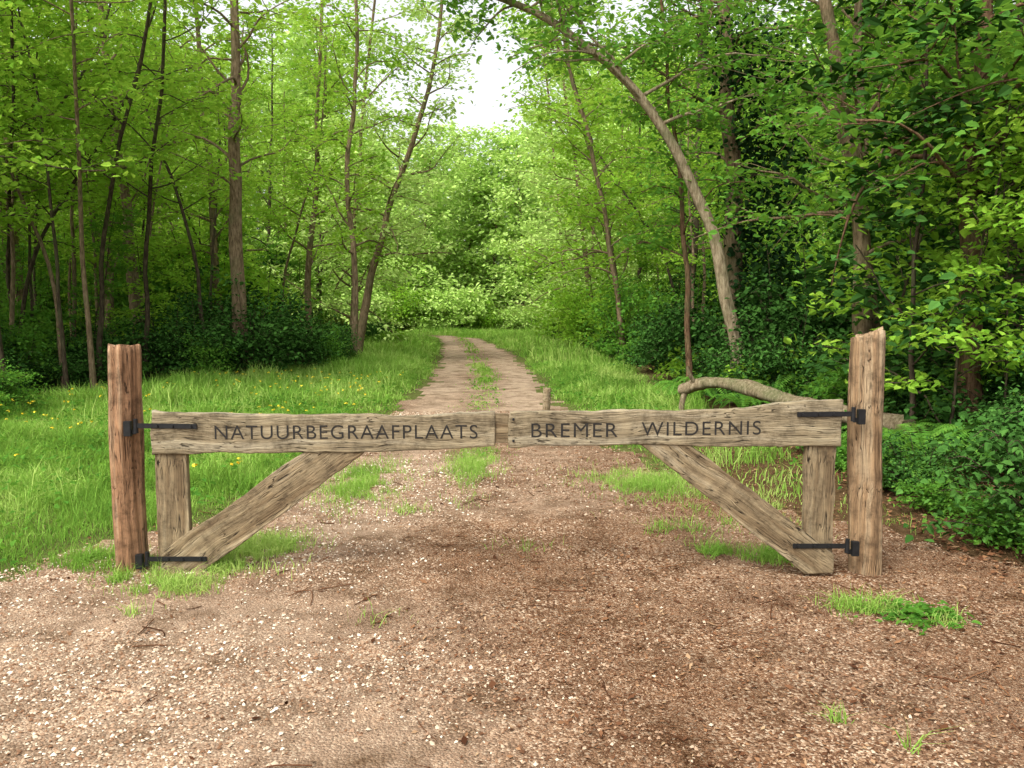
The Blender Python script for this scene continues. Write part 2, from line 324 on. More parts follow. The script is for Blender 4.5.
me.loops.add(T.size); me.loops.foreach_set('vertex_index', T.astype(np.int32).ravel())
me.polygons.add(len(T)); me.polygons.foreach_set('loop_start', np.arange(0, T.size, 3, dtype=np.int32))
cval = np.clip(rng.beta(1.6, 2.0, N_)+.14*np.clip(-x, -1, 1), 0, 1)
at = me.attributes.new('rnd', 'FLOAT', 'FACE'); at.data.foreach_set('value', np.repeat(cval, 4).astype(np.float32))
me.materials.append(peb); me.update(calc_edges=True); obj('gravel_stones', me)
# bark chips / dead leaves
def cd(x, y):
    return np.where(path_sdf(x, y) > -.3, np.clip(.35+.16*x+.5*vnoise(x, y, .7, 12), .04, 1), np.where(x > 2, .8, 0))
x, y = scatter(95000, -3.4, 4.6, 2.3, 11, cd); N_ = len(x)
mb = MB(); s = .004+.012*rng.uniform(0, 1, N_)**2.2; s = np.where((rng.uniform(0, 1, N_) < .03) | (x > 2.9), s*1.9, s); ang = rng.uniform(0, 6.28, N_)
d = np.stack([np.cos(ang), np.sin(ang), rng.normal(size=N_)*.25], -1)*s[:, None]
e = np.stack([-np.sin(ang), np.cos(ang), rng.normal(size=N_)*.35], -1)*(s*rng.uniform(.2, .7, N_))[:, None]
c = np.stack([x, y, hgt(x, y)+.009+s*.25], -1)
Vc = np.stack([c-d, c+e*rng.uniform(.5, 1, N_)[:, None], c+d, c-e], 1).reshape(-1, 3)
mb.add(Vc, (np.arange(N_)[:, None]*4+np.arange(4)), 0, rng.uniform(0, 1, N_)); obj('bark_chips', mb.mesh('bark_chips', [chip]))
mb = MB()
for _ in range(170):
    x0 = rng.uniform(-2.8, 3.6); y0 = rng.uniform(2.6, 8); a0 = rng.uniform(0, 6.28); l = rng.uniform(.04, .22)
    p0 = np.array([x0, y0, float(hgt(x0, y0))+.012]); dv = np.array([math.cos(a0), math.sin(a0), 0])
    tube(mb, cr([p0, p0+dv*l*.5+rng.normal(size=3)*[.012, .012, .002], p0+dv*l], 5), rng.uniform(.0015, .0035), 4, 0, rng.uniform(0, .8))
obj('fallen_twigs', mb.mesh('fallen_twigs', [chip]))

# ------------------------------------------------------------------ grass
def blades(mb, x, y, h, w, lean, m=0, hue=0.0):
    N = len(x); az = rng.uniform(0, 2*np.pi, N); ln = np.abs(rng.normal(size=N))*lean+.08
    D = np.stack([np.cos(az), np.sin(az), 0*az], -1); f = rng.uniform(0, 2*np.pi, N); Sd = np.stack([np.cos(f), np.sin(f), 0*f], -1)*(w[:, None]/2)
    B = np.stack([x, y, hgt(x, y)-.005], -1); up = np.array([0, 0, 1.])
    M1 = B+D*(h*ln*.3)[:, None]+up*(h*.55)[:, None]; T = B+D*(h*ln)[:, None]+up*(h*(1-.25*np.clip(ln, 0, 1.5)))[:, None]
    V = np.stack([B-Sd, B+Sd, M1+Sd*.8, M1-Sd*.8, T+Sd*.12, T-Sd*.12], 1).reshape(-1, 3)
    b = np.arange(N)[:, None]*6
    F = np.concatenate([b+np.array([0, 1, 2, 3]), b+np.array([3, 2, 4, 5])], 1).reshape(-1, 4)
    a = np.clip(.48+.30*vnoise(x, y, 1.3, 21)+.30*vnoise(x, y, .4, 22)+rng.normal(size=N)*.2+hue, 0, 1)
    mb.add(V, F, m, np.repeat(a, 2))
PATCH = [(-1.95, 5.02, .34, .20, 1.), (-1.66, 5.35, .26, .26, .8), (-1.92, 4.60, .20, .14, .8), (-2.6, 5.1, .26, .2, .6), (-2.3, 4.75, .12, .08, .5), (1.36, 5.35, .13, .11, .6), (1.68, 5.25, .15, .12, .8), (1.2, 5.9, .25, .2, .12),
         (1.92, 4.35, .20, .12, .45), (2.22, 4.2, .10, .08, .7), (1.3, 2.97, .10, .05, 1.), (1.22, 3.08, .07, .05, 1.), (1.40, 2.90, .06, .03, 1.), (-.85, 6.4, .2, .15, .12), (.1, 5.4, .2, .15, .04), (-.7, 4.1, .12, .08, .05),
         (1.25, 7.5, .5, .6, .3), (1.9, 6.5, .4, .5, .22), (-.4, 8.4, .22, .8, .35), (-1.35, 7.4, .3, .8, .35), (-.35, 7.0, .15, .4, .1), (-2.0, 4.2, .10, .06, .2)]
def gdens(x, y):
    s = path_sdf(x, y)+vnoise(x, y, .45, 31)*.18+vnoise(x, y, .15, 32)*.08
    d = np.clip((-s-.0)/.45, 0, 1)
    edge = np.clip((3.1+vnoise(x, y, .7, 6)*.3-x)/.5, 0, 1)*np.clip((x+8.8-.02*y)/1.5, 0, 1)
    dirt = np.where((y < 9.5) & (x > 1.2), np.clip((x*0+.25+.3*vnoise(x, y, .5, 14)), 0, 1), 1)
    d = d*edge*dirt*np.clip(.9+.7*vnoise(x, y, .8, 35), .25, 1)
    mid = np.exp(-((x-path_mid(y)+.10*vnoise(x, y, 1.2, 15))/.24)**2)*np.clip((y-8)/9, 0, .8)*np.clip(.6+.8*vnoise(x, y, .7, 16), 0, 1)
    return np.maximum(d, np.where(y < 50, mid, 0))
mb = MB()
for (y0, y1, x0, x1, n, hh, ww) in [(2.6, 7, -6, 3.4, 100000, .14, .006), (7, 13, -9, 3.4, 150000, .20, .0095), (13, 24, -10, 3.4, 120000, .26, .018), (24, 62, -14, 3.4, 80000, .32, .038)]:
    x = rng.uniform(x0, x1, n); y = rng.uniform(y0, y1, n); d = gdens(x, y)
    k = rng.uniform(0, 1, n) < d; x, y, d = x[k], y[k], d[k]
    sd_ = path_sdf(x, y)
    clump = np.clip(.85+.6*vnoise(x, y, .35, 33)+.6*vnoise(x, y, 1.8, 34), .25, 2.0)
    h = hh*clump*rng.uniform(.5, 1.35, len(x))*np.where(sd_ > -.1, .36, np.clip(.35+.8*(-sd_), .35, 1.0))*(.5+.5*d)
    blades(mb, x, y, h, ww*rng.uniform(.6, 1.4, len(x)), .6)
for px, py, rx, ry, st in PATCH:
    n = int(20000*rx*ry*math.pi*st); r_ = rng.normal(size=(n, 2))*.6
    x = px+r_[:, 0]*rx; y = py+r_[:, 1]*ry; k = vnoise(x, y, .10, 17)+vnoise(x, y, .3, 18)*.6 > -.15; x, y = x[k], y[k]
    blades(mb, x, y, rng.uniform(.02, .10, len(x))+.06*rng.uniform(0, 1, len(x))**4, rng.uniform(.003, .006, len(x)), .8, hue=.05)
n = 9000; x = rng.uniform(-8, 3, n); y = rng.uniform(6, 40, n); k = (gdens(x, y) > .5) & (path_sdf(x, y) < -.6) & (rng.uniform(0, 1, n) < .35+.7*vnoise(x, y, 1.5, 36)); x, y = x[k], y[k]
blades(mb, x, y, rng.uniform(.25, .5, len(x)), .004+.0006*y, .25, hue=.4)
obj('grass', mb.mesh('grass', [grass_m]))
mb = MB(); x = rng.uniform(-8, 3.0, 14000); y = rng.uniform(4.3, 22, 14000); k = rng.uniform(0, 1, 14000) < gdens(x, y)*np.clip(.35+.6*vnoise(x, y, .9, 61), 0, 1)
x, y = x[k], y[k]; leaves(mb, np.stack([x, y, hgt(x, y)+rng.uniform(.02, .2, len(x))*np.where(path_sdf(x, y) > -.1, .3, 1)], -1), 5, .06, .4, .06, 0, .5, .28)
x = rng.normal(size=80)*.13+2.15; y = rng.normal(size=80)*.08+4.25; leaves(mb, np.stack([x, y, hgt(x, y)+rng.uniform(.01, .06, 80)], -1), 3, .02, .4, .055, 0, .5, .22)
obj('verge_weeds', mb.mesh('verge_weeds', [leaf_mid]))
mb = MB(); x = rng.uniform(-7.5, -2.2, 420); y = rng.uniform(6.5, 18, 420); k = (gdens(x, y) > .4) & (vnoise(x, y, 1.2, 44) > -.1); x, y = x[k], y[k]
leaves(mb, np.stack([x, y, hgt(x, y)+rng.uniform(.22, .36, len(x))], -1), 7, .006, .5, .026, 0, .4, .4)
obj('buttercup_flowers', mb.mesh('buttercup_flowers', [petal]))

# ------------------------------------------------------------------ prototypes
def proto(name, H, r0, s0, nl, L, nleaf, ls, sr, lm, bm, lean=.6, r1=.03, **kw):
    mb = MB(); lx, ly = rng.normal(size=2)*lean
    grow(mb, [(0, 0, -.15), (lx*.15, ly*.15, H*.3), (lx*.7, ly*.5, H*.65), (lx, ly, H)], r0, r1, s0, nl, L, nleaf, ls, sr, **kw)
    return mb.mesh(name, [bm, lm], (0,))
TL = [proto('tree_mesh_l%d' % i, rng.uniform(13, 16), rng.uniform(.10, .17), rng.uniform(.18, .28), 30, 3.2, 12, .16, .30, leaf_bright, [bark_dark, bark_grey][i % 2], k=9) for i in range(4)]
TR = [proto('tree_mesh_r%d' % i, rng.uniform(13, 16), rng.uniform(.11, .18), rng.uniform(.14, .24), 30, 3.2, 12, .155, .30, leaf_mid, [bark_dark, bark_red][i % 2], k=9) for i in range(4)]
TB = [proto('tree_mesh_b%d' % i, rng.uniform(13, 15), .16, .04, 46, 3.8, 13, .33, .5, leaf_yellow_hazed, bark_grey, k=7, flat=.5) for i in range(3)]
PO = [proto('pole_mesh%d' % i, rng.uniform(8, 10), .055, .38, 14, 1.8, 10, .13, .22, leaf_bright, [bark_dark, bark_grey][i % 2], k=6, lean=1.4, r1=.015) for i in range(4)]
SP = [proto('sapling_mesh%d' % i, rng.uniform(3.5, 5.5), .025, .18, 17, 1.4, 10, .12, .2, [leaf_bright, leaf_mid, leaf_mid][i], bark_dark, k=5, step=.34, lean=.5, r1=.01) for i in range(3)]
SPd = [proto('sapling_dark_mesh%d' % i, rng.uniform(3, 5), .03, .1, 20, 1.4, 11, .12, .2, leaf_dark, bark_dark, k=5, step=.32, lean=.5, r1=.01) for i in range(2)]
def bush(name, R, H, stems, nleaf, ls, lm, sr=.13):
    mb = MB(); C = []
    for i in range(stems):
        a = rng.uniform(0, 6.28); rr = R*rng.uniform(.15, 1)**.6*rng.uniform(.7, 1.25); h = H*rng.uniform(.25, 1.15)*(1-.3*min(1, rr/R)**2)
        if rng.uniform() < .12: h *= 1.35
        b = np.array([math.cos(a), math.sin(a), 0])*rr*.25; e = np.array([math.cos(a)*rr, math.sin(a)*rr, h])
        Q = cr([b, b*.5+e*.5+np.array([0, 0, h*.15]), e, e+np.array([math.cos(a), math.sin(a), rng.uniform(-.7, .1)])*R*.22], 12)
        tube(mb, Q, np.linspace(.010, .003, 12)*max(1, H*.6), 4, 0)
        C += [Q[k]+rng.normal(size=3)*.08*R for k in range(3, 12)]
    leaves(mb, C, nleaf, sr, .45, ls, 1, tilt=.55, width=.34, droop=.3)
    return mb.mesh(name, [bark_dark, lm], (0,))
BU = [bush('bramble_a', .8, .75, 38, 6, .10, leaf_mid), bush('bramble_b', .9, 1.0, 42, 6, .09, leaf_dark), bush('bramble_c', .8, .8, 38, 6, .11, leaf_bright)]
SH = [bush('shrub_a', 1.4, 2.2, 55, 8, .14, leaf_dark, .24), bush('shrub_b', 1.4, 2.3, 55, 8, .14, leaf_mid, .24), bush('shrub_c', 1.6, 2.6, 55, 8, .17, leaf_bright, .28), bush('shrub_d', 1.8, 2.8, 55, 8, .26, leaf_yellow_hazed, .34)]
def fern():
    mb = MB()
    for i in range(13):
        a = rng.uniform(0, 6.28); L = rng.uniform(.6, .95); d = np.array([math.cos(a), math.sin(a), 0]); sd = np.array([-d[1], d[0], 0])
        Q = cr([(0, 0, 0), d*L*.3+[0, 0, L*.5], d*L*.7+[0, 0, L*.62], d*L+[0, 0, L*.4]], 26); tube(mb, Q, np.linspace(.005, .001, 26), 3, 0)
        for k in range(4, 26):
            w = .17*math.sin(math.pi*(k-2)/24.5)**.7*L+.01
            for s in (-1, 1):
                t = Q[min(k+1, 25)]-Q[k-1]; t = t/np.linalg.norm(t); b = Q[k]; tip = b+sd*s*w+t*w*.3-np.array([0, 0, w*.25]); m_ = (b+tip)/2
                mb.add([b, m_+t*.016, tip, m_-t*.016], [[0, 1, 2, 3]], 1, rng.uniform(.2, .8))
    return mb.mesh('fern_mesh', [leaf_mid, leaf_mid])
FE = fern()

# ------------------------------------------------------------------ hero trees
def hero(name, base, pts, r0, r1, bm, lm, s0, nl, L, nleaf=13, ls=.125, sr=.26, **kw):
    mb = MB(); x, y = base; z = float(hgt(x, y)); T = [(px-x, py-y, pz-z) for px, py, pz in pts]
    P = grow(mb, T, r0, r1, s0, nl, L, nleaf, ls, sr, **kw)
    return obj(name, mb.mesh(name, [bm, lm], (0,)), (x, y, z)), P
hero('locust_tree', (-8.9, 20), [(-8.9, 20, -.2), (-9.05, 20, 2.3), (-9.1, 20, 4.2), (-9.4, 20, 6.5), (-9.6, 20, 8.8), (-9.7, 20, 13.5)], .17, .05, bark_grey, leaf_bright, .35, 24, 3.0)
hero('locust_tree', (-6.2, 19), [(-6.2, 19, -.2), (-6.25, 19, 3), (-6.15, 19, 6), (-6.2, 19, 8.4), (-6.1, 19, 14)], .185, .06, bark_grey, leaf_bright, .35, 24, 2.8)
hero('leaning_tree', (-4.95, 26), [(-4.95, 26, -.2), (-4.5, 26, 2.2), (-3.9, 26, 4.4), (-3.0, 26, 6.8), (-2.35, 26, 9.2), (-1.9, 26, 12.5)], .15, .04, bark_grey, leaf_yellow_hazed, .28, 28, 2.8, ls=.16, sr=.3)
hero('locust_tree', (-6.9, 28), [(-6.9, 28, -.2), (-6.8, 28, 3), (-6.5, 28, 6), (-6.35, 28, 8.5), (-6.0, 28, 15)], .13, .04, bark_grey, leaf_bright, .25, 28, 3.0, ls=.15)
hero('birch_tree', (-4.6, 24), [(-4.6, 24, -.2), (-4.55, 24, 3), (-4.65, 24, 6), (-4.3, 24, 9), (-4.4, 24, 13)], .10, .04, bark_grey, leaf_bright, .22, 26, 2.6, ls=.14)
hero('arching_oak_tree', (3.8, 14), [(3.8, 14, -.2), (3.76, 14, 1.1), (3.44, 14, 2.6), (2.95, 14, 3.9), (2.1, 14, 5.1), (1.03, 14, 6.07), (-.03, 13.9, 6.6), (-1.2, 13.8, 6.9)], .135, .04, bark_pale, leaf_mid, .5, 22, 2.6)
o7, P7 = hero('ivy_clad_oak_tree', (4.25, 16), [(4.25, 16, -.2), (4.2, 16, 3), (4.05, 16, 6), (3.95, 16, 8), (4.1, 16, 14)], .21, .07, bark_grey, leaf_mid, .32, 26, 3.3)
mb = MB(); C = []
for p in P7[P7[:, 2] < 6.4]:
    for _ in range(20):
        a_ = rng.uniform(0, 6.28); r_ = rng.uniform(.15, .62)*(1+.6*vnoise(p[2], 0, 1.1, 40)); C.append(p+np.array([math.cos(a_)*r_+.58, math.sin(a_)*r_-.3, rng.uniform(-.4, .4)]))
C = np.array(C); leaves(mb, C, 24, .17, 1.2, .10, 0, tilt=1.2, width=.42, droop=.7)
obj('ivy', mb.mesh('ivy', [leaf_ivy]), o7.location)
hero('oak_tree', (5.2, 12), [(5.2, 12, -.1), (5.1, 12, 1.5), (5.0, 12, 2.74), (4.77, 12, 4.1), (4.33, 12, 5.9), (3.8, 12, 9), (3.6, 12, 12)], .16, .05, bark_grey, leaf_mid, .28, 22, 3.0)
hero('oak_tree', (5.6, 12.4), [(5.6, 12.4, -.1), (5.2, 12.4, 2.6), (5.15, 12.4, 4.3), (5.0, 12.4, 6.2), (5.4, 12.4, 11)], .12, .04, bark_grey, leaf_mid, .3, 18, 2.6)
hero('scots_pine_tree', (5.05, 9), [(5.05, 9, -.1), (5.0, 9, 1.3), (4.92, 9, 2.7), (4.88, 9, 3.5), (4.98, 9, 4.3), (5.2, 9, 10.5)], .135, .06, bark_red, leaf_mid, .40, 24, 2.6)
hero('oak_tree', (5.85, 9.6), [(5.85, 9.6, -.1), (5.8, 9.6, 2.7), (5.9, 9.6, 5), (5.9, 9.6, 11)], .14, .06, bark_dark, leaf_mid, .36, 22, 2.6)
hero('oak_tree', (7.6, 16), [(7.6, 16, -.1), (7.65, 16, 4), (7.5, 16, 8), (7.7, 16, 12)], .12, .05, bark_grey, leaf_mid, .3, 22, 2.8)
hero('rowan_tree', (3.25, 15), [(3.25, 15, -.1), (3.15, 15, 2), (3.0, 15, 4), (2.7, 15, 6), (2.5, 15, 9)], .06, .02, bark_red, leaf_mid, .3, 18, 1.8)
hero('young_oak_tree', (3.3, 24), [(3.3, 24, -.1), (2.9, 24, 3), (2.3, 24, 6), (1.5, 24, 9), (1.0, 24, 13)], .09, .03, bark_grey, leaf_bright, .2, 30, 2.9, ls=.15, sr=.3)
hero('young_oak_tree', (4.0, 30), [(4.0, 30, -.1), (3.7, 30, 3), (3.1, 30, 6), (2.3, 30, 9), (1.4, 30, 15)], .12, .03, bark_grey, leaf_bright, .14, 34, 3.4, ls=.17, sr=.32)
hero('beech_tree', (3.6, 37), [(3.6, 37, -.1), (3.3, 37, 4), (2.6, 37, 9), (1.2, 37, 18)], .15, .04, bark_grey, leaf_yellow_hazed, .10, 42, 3.9, ls=.2, sr=.4)
hero('beech_tree', (-7.0, 36), [(-7.0, 36, -.1), (-6.8, 36, 4), (-6.4, 36, 9), (-5.2, 36, 18)], .15, .04, bark_grey, leaf_yellow_hazed, .10, 42, 4.0, ls=.2, sr=.4)
hero('beech_tree', (3.0, 46), [(3.0, 46, -.1), (2.8, 46, 4), (2.4, 46, 9), (1.6, 46, 17)], .15, .04, bark_grey, leaf_yellow_hazed, .06, 38, 3.8, ls=.24, sr=.45)

# ------------------------------------------------------------------ forest fill
placed = []
def free(x, y, r):
    for a_, b_ in placed:
        if (a_-x)**2+(b_-y)**2 < r*r: return False
    placed.append((x, y)); return True
def inst(name, me, x, y, s, parent=None, zoff=0.0):
    return obj(name, me, (x, y, float(hgt(x, y))+zoff), rng.uniform(0, 6.28), (s*rng.uniform(.9, 1.1), s*rng.uniform(.9, 1.1), s), parent)
placed += [(-8.9, 20), (-6.2, 19), (-4.95, 26), (-6.9, 28), (-4.6, 24), (3.8, 14), (4.25, 16), (5.2, 12), (5.05, 9), (5.85, 9.6), (7.6, 16), (3.25, 15)]
n = 0
while n < 32:
    x = rng.uniform(-32, -8.4); y = rng.uniform(15, 54)
    if x > -9.5 and y < 19: continue
    if abs(x) > y*.66+3.5: continue
    if seg_dist(np.array(x), np.array(y)) < 3: continue
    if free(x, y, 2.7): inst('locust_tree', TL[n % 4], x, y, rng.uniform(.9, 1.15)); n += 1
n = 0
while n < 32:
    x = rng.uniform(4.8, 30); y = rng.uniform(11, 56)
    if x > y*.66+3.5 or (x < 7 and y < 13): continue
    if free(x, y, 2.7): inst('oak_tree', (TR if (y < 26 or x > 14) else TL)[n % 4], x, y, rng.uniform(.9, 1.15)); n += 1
for k_ in range(48):
    y = rng.uniform(12, 32); x = -7.9-rng.uniform(0, 1)*(y*.66-5)
    inst('young_locust_tree', PO[k_ % 4], x, y, rng.uniform(.8, 1.15))
for (x, y) in [(-9.0, 14.6), (-8.2, 13.4), (-9.9, 16.4), (-7.7, 15.2), (-10.4, 17.2), (-8.4, 16.8), (-7.2, 19.6), (-11.3, 19.2)]:
    inst('young_locust_tree', PO[int(x*10) % 4], x, y, rng.uniform(.95, 1.2))
for k_ in range(12):
    x = rng.uniform(4, 12); y = rng.uniform(13, 34); inst('young_oak_tree', PO[k_ % 4], x, y, rng.uniform(.8, 1.15))
far = empty('distant_trees')
for k_ in range(10):
    inst('tree', TB[k_ % 3], -14+k_*2.5+rng.uniform(-.5, .5), rng.uniform(60.5, 65), rng.uniform(.95, 1.15), far)
n = 0
while n < 26:
    x = rng.uniform(-40, 38); y = rng.uniform(61, 78)
    if abs(x+3) < 9 and y < 70: continue
    if free(x, y, 4.0): inst('tree', TB[n % 3], x, y, rng.uniform(1.1, 1.3)*(.85 if abs(x+5) < 7 else 1.35), far); n += 1
for k_ in range(18):
    x = -75+k_*8.6; inst('tree', TB[k_ % 3], x, rng.uniform(84, 95), rng.uniform(1.3, 1.6)*(1.0 if abs(x+7) < 14 else 1.25), far)
for sx_ in (-1, 1):
    for k_ in range(9):
        inst('tree', (TL if sx_ < 0 else TR)[k_ % 4], sx_*(22+k_*3.2), 20+k_*5.5, 1.3, far)
us = empty('undergrowth')
for k_ in range(44):
    y = rng.uniform(11, 44); x = -8-rng.uniform(0, 1)*(y*.68-4)
    inst('sapling', SP[k_ % 3], x, y, rng.uniform(.6, 1.1), us)
for k_ in range(56):
    y = rng.uniform(8, 44); x = 4.3+rng.uniform(0, 1)*(y*.66-2)
    inst('sapling', (SP+SPd+SPd)[k_ % 7], x, y, rng.uniform(.7, 1.2), us)
for k_ in range(44):
    sgn = -1 if k_ % 2 else 1
    y = rng.uniform(24, 56); x = sgn*(9+rng.uniform(0, 1)*(y*.66-8))
    if seg_dist(np.array(x), np.array(y)) < 3.5: continue
    inst('shrub', SH[[0, 1, 2][k_ % 3]], x, y, rng.uniform(.8, 1.7), us)
for k_ in range(26):
    x = -30+k_*2.0; inst('shrub', SH[[3, 3, 2][k_ % 3]], x, rng.uniform(59, 61), rng.uniform(.6, 1.5), us)
for (x, y, s) in [(-7.6, 18.4, .6), (-6.8, 18.0, .55), (-5.9, 18.8, .7), (-5.3, 20.6, .6), (-8.1, 20.5, .8), (-6.6, 21.8, .9), (-4.9, 23.2, .45), (-8.8, 17.2, .5), (-8.8, 13.5, .38), (-7.9, 12.3, .26), (-9.6, 14.8, .5), (-8.6, 15.6, .3)]:
    inst('shrub', SH[0], x, y, s, us)
for (x, y, s) in [(-6.6, 17.6, .4), (-9.2, 15.6, .5), (-5.0, 22, .4), (-10.2, 17.5, .7), (-7.6, 12.2, .3), (-7.0, 10.9, .22)]:
    inst('shrub', SH[1], x, y, s, us)
for k_ in range(50):
    y = 10+k_*.78; x = -8.1-rng.uniform(0, 2.4)+(1.6 if y > 22 else 0)+(1.2 if y > 34 else 0)-.12*max(0, y-40)
    if seg_dist(np.array(x), np.array(y)) < 2.2: continue
    inst('bramble', BU[[0, 1, 1, 2][k_ % 4]], x, y, rng.uniform(.3, 1.0), us)
for k_ in range(26):
    y = rng.uniform(12, 34); x = rng.uniform(-16, -8.5); inst('bramble', BU[[0, 2, 1][k_ % 3]], x, y, rng.uniform(.4, .9), us)
for k_ in range(56):
    y = 5.6+k_*.70; x = 3.5+rng.uniform(-.15, 1.5)-(.10*max(0, y-26))*.5+(.15 if y < 8 else 0)
    s = rng.uniform(.3, .95)*(1.0 if y < 30 else 1.2)
    if 7.6 < y < 12.4 and x < 4.6: s = min(s, .36)
    inst('bramble', BU[[1, 0, 1, 0, 1, 2][k_ % 6] if y > 12 else [1, 0, 1][k_ % 3]], x, y, s, us)
for k_ in range(52):
    y = rng.uniform(5, 26); x = rng.uniform(4.6, 4.6+y*.45)
    inst('bramble', BU[[1, 1, 0][k_ % 3]], x, y, rng.uniform(.5, 1.3) if not (8 < y < 11 and x < 5.0) else .4, us)
for (x, y, s) in [(3.35, 5.6, .34), (3.55, 5.0, .38), (3.35, 6.4, .3), (3.35, 7.2, .32), (3.2, 8.2, .28), (3.75, 4.5, .34)]:
    inst('bramble', BU[0], x, y, s, us)
for (x, y, s) in [(4.4, 12.9, .5), (5.3, 10.6, .5), (4.6, 7.0, .34), (4.7, 6.0, .38), (5.6, 8.0, .5), (3.9, 18, .7), (3.8, 20.5, .6), (3.6, 24, .9), (3.9, 27.5, .7), (3.3, 31, .9), (3.3, 36, .7), (3.0, 41, 1.1), (6.4, 11, .8), (7.5, 12.5, .9), (5.5, 15, .9), (4.6, 14.2, .8), (6.5, 14, 1.0), (3.9, 13.4, .45), (8.5, 15, 1.1)]:
    inst('shrub', SH[0 if y < 21 else (1 if y < 26 else 2)], x, y, s, us)
for k_ in range(30):
    y = rng.uniform(7.0, 15.5); x = rng.uniform(2.9, 4.6); inst('fern', FE, x, y, rng.uniform(.5, .9) if not 8.5 < y < 12 else .4, us)
for k_ in range(12):
    inst('fern', FE, rng.uniform(-12, -8), rng.uniform(12, 20), rng.uniform(.5, .9), us)

# ------------------------------------------------------------------ fallen log
mb = MB()
Q = cr([(2.45, 12.0, .44), (2.8, 11.7, .57), (3.2, 11.2, .54), (3.6, 10.4, .42), (3.95, 9.6, .36), (4.3, 8.9, .34)], 40)
tube(mb, Q, np.linspace(.075, .115, 40)*(1+.12*np.sin(np.linspace(0, 19, 40))), 14, 0, .5, .12)
tube(mb, cr([(2.66, 11.85, .5), (2.54, 11.8, .68), (2.5, 11.8, .80)], 6), np.linspace(.035, .02, 6), 7, 0, .5, .05)
tube(mb, cr([(2.52, 11.95, .46), (2.45, 11.9, .2), (2.5, 11.9, -.1)], 6), np.linspace(.045, .04, 6), 7, 0, .5, .05)
tube(mb, cr([(4.0, 9.5, .34), (4.1, 9.35, .2), (4.15, 9.3, -.1)], 6), np.linspace(.06, .05, 6), 7, 0, .5, .05)
for e_, t_, r_ in ((Q[0], Q[0]-Q[1], .075), (Q[-1], Q[-1]-Q[-2], .115)):
    t_ = t_/np.linalg.norm(t_); u_ = np.cross(t_, [0, 0, 1]); u_ /= np.linalg.norm(u_); w_ = np.cross(t_, u_)
    ring = [e_+t_*.004+(u_*math.cos(a_)+w_*math.sin(a_))*r_*.97 for a_ in np.linspace(0, 2*math.pi, 12, endpoint=False)]
    c_ = e_+t_*.012
    mb.add(ring+[c_], [[k_, k_+1, (k_+2) % 12, 12] for k_ in range(0, 12, 2)], 1)
obj('fallen_log', mb.mesh('fallen_log', [bark_log, oak2], (0,)))

# ------------------------------------------------------------------ gate
def board(name, outline, ang, yf, th, mat, parent, jit=.004, bev=.007):
    c0 = np.mean(np.array(outline), 0); ca, sa = math.cos(ang), math.sin(ang)
    pts = []
    O = [np.array(p, float) for p in outline]
    for k_ in range(len(O)):
        a_, b_ = O[k_], O[(k_+1) % len(O)]; l = np.linalg.norm(b_-a_); m_ = max(1, int(l/.03))
        nv = np.array([-(b_-a_)[1], (b_-a_)[0]])/l
        for q_ in range(m_):
            t_ = q_/m_; p = a_+(b_-a_)*t_
            if q_: p = p+nv*(float(vnoise(p[0]*1.0, p[1]*1.0, .16, 50))*jit+float(vnoise(p[0], p[1], .05, 51))*jit*.5)
            pts.append(p-c0)
    loc = [(p[0]*ca+p[1]*sa, -p[0]*sa+p[1]*ca) for p in pts]
    bm = bmesh.new(); vs = [bm.verts.new((p[0], 0, p[1])) for p in loc]; f = bm.faces.new(vs)
    r = bmesh.ops.extrude_face_region(bm, geom=[f]); bmesh.ops.translate(bm, verts=[v for v in r['geom'] if isinstance(v, bmesh.types.BMVert)], vec=(0, th, 0))
    bmesh.ops.recalc_face_normals(bm, faces=bm.faces)
    big = sorted(bm.faces, key=lambda q: -len(q.verts))[:2]; ed = list({e for q in big for e in q.edges})
    bmesh.ops.bevel(bm, geom=ed, offset=bev, segments=3, affect='EDGES', profile=.6)
    me = bpy.data.meshes.new(name); bm.to_mesh(me); bm.free(); me.materials.append(mat)
    for p in me.polygons: p.use_smooth = len(p.vertices) < 8
    o = bpy.data.objects.new(name, me); COL.objects.link(o); o.location = (c0[0], yf, c0[1]); o.rotation_euler = (0, -ang, 0); o.parent = parent
    return o
def box(name, x0, x1, y0, y1, z0, z1, mat, parent, bev=.003):
    bm = bmesh.new(); bmesh.ops.create_cube(bm, size=1)
    for v in bm.verts: v.co = (v.co.x*(x1-x0), v.co.y*(y1-y0), v.co.z*(z1-z0))
    bmesh.ops.bevel(bm, geom=list(bm.edges), offset=min(bev, (y1-y0)*.3), segments=2, affect='EDGES')
    me = bpy.data.meshes.new(name); bm.to_mesh(me); bm.free(); me.materials.append(mat)
    o = bpy.data.objects.new(name, me); COL.objects.link(o); o.location = ((x0+x1)/2, (y0+y1)/2, (z0+z1)/2); o.parent = parent; return o
def cyl(name, x, y, z, r, h, axis, mat, parent, seg=14):
    bm = bmesh.new(); bmesh.ops.create_cone(bm, cap_ends=True, segments=seg, radius1=r, radius2=r*.85, depth=h)
    if axis == 'Y': bmesh.ops.rotate(bm, verts=bm.verts, cent=(0, 0, 0), matrix=Matrix.Rotation(math.radians(90), 3, 'X'))
    me = bpy.data.meshes.new(name); bm.to_mesh(me); bm.free(); me.materials.append(mat)
    o = bpy.data.objects.new(name, me); COL.objects.link(o); o.location = (x, y, z); o.parent = parent; return o
YF = 4.88
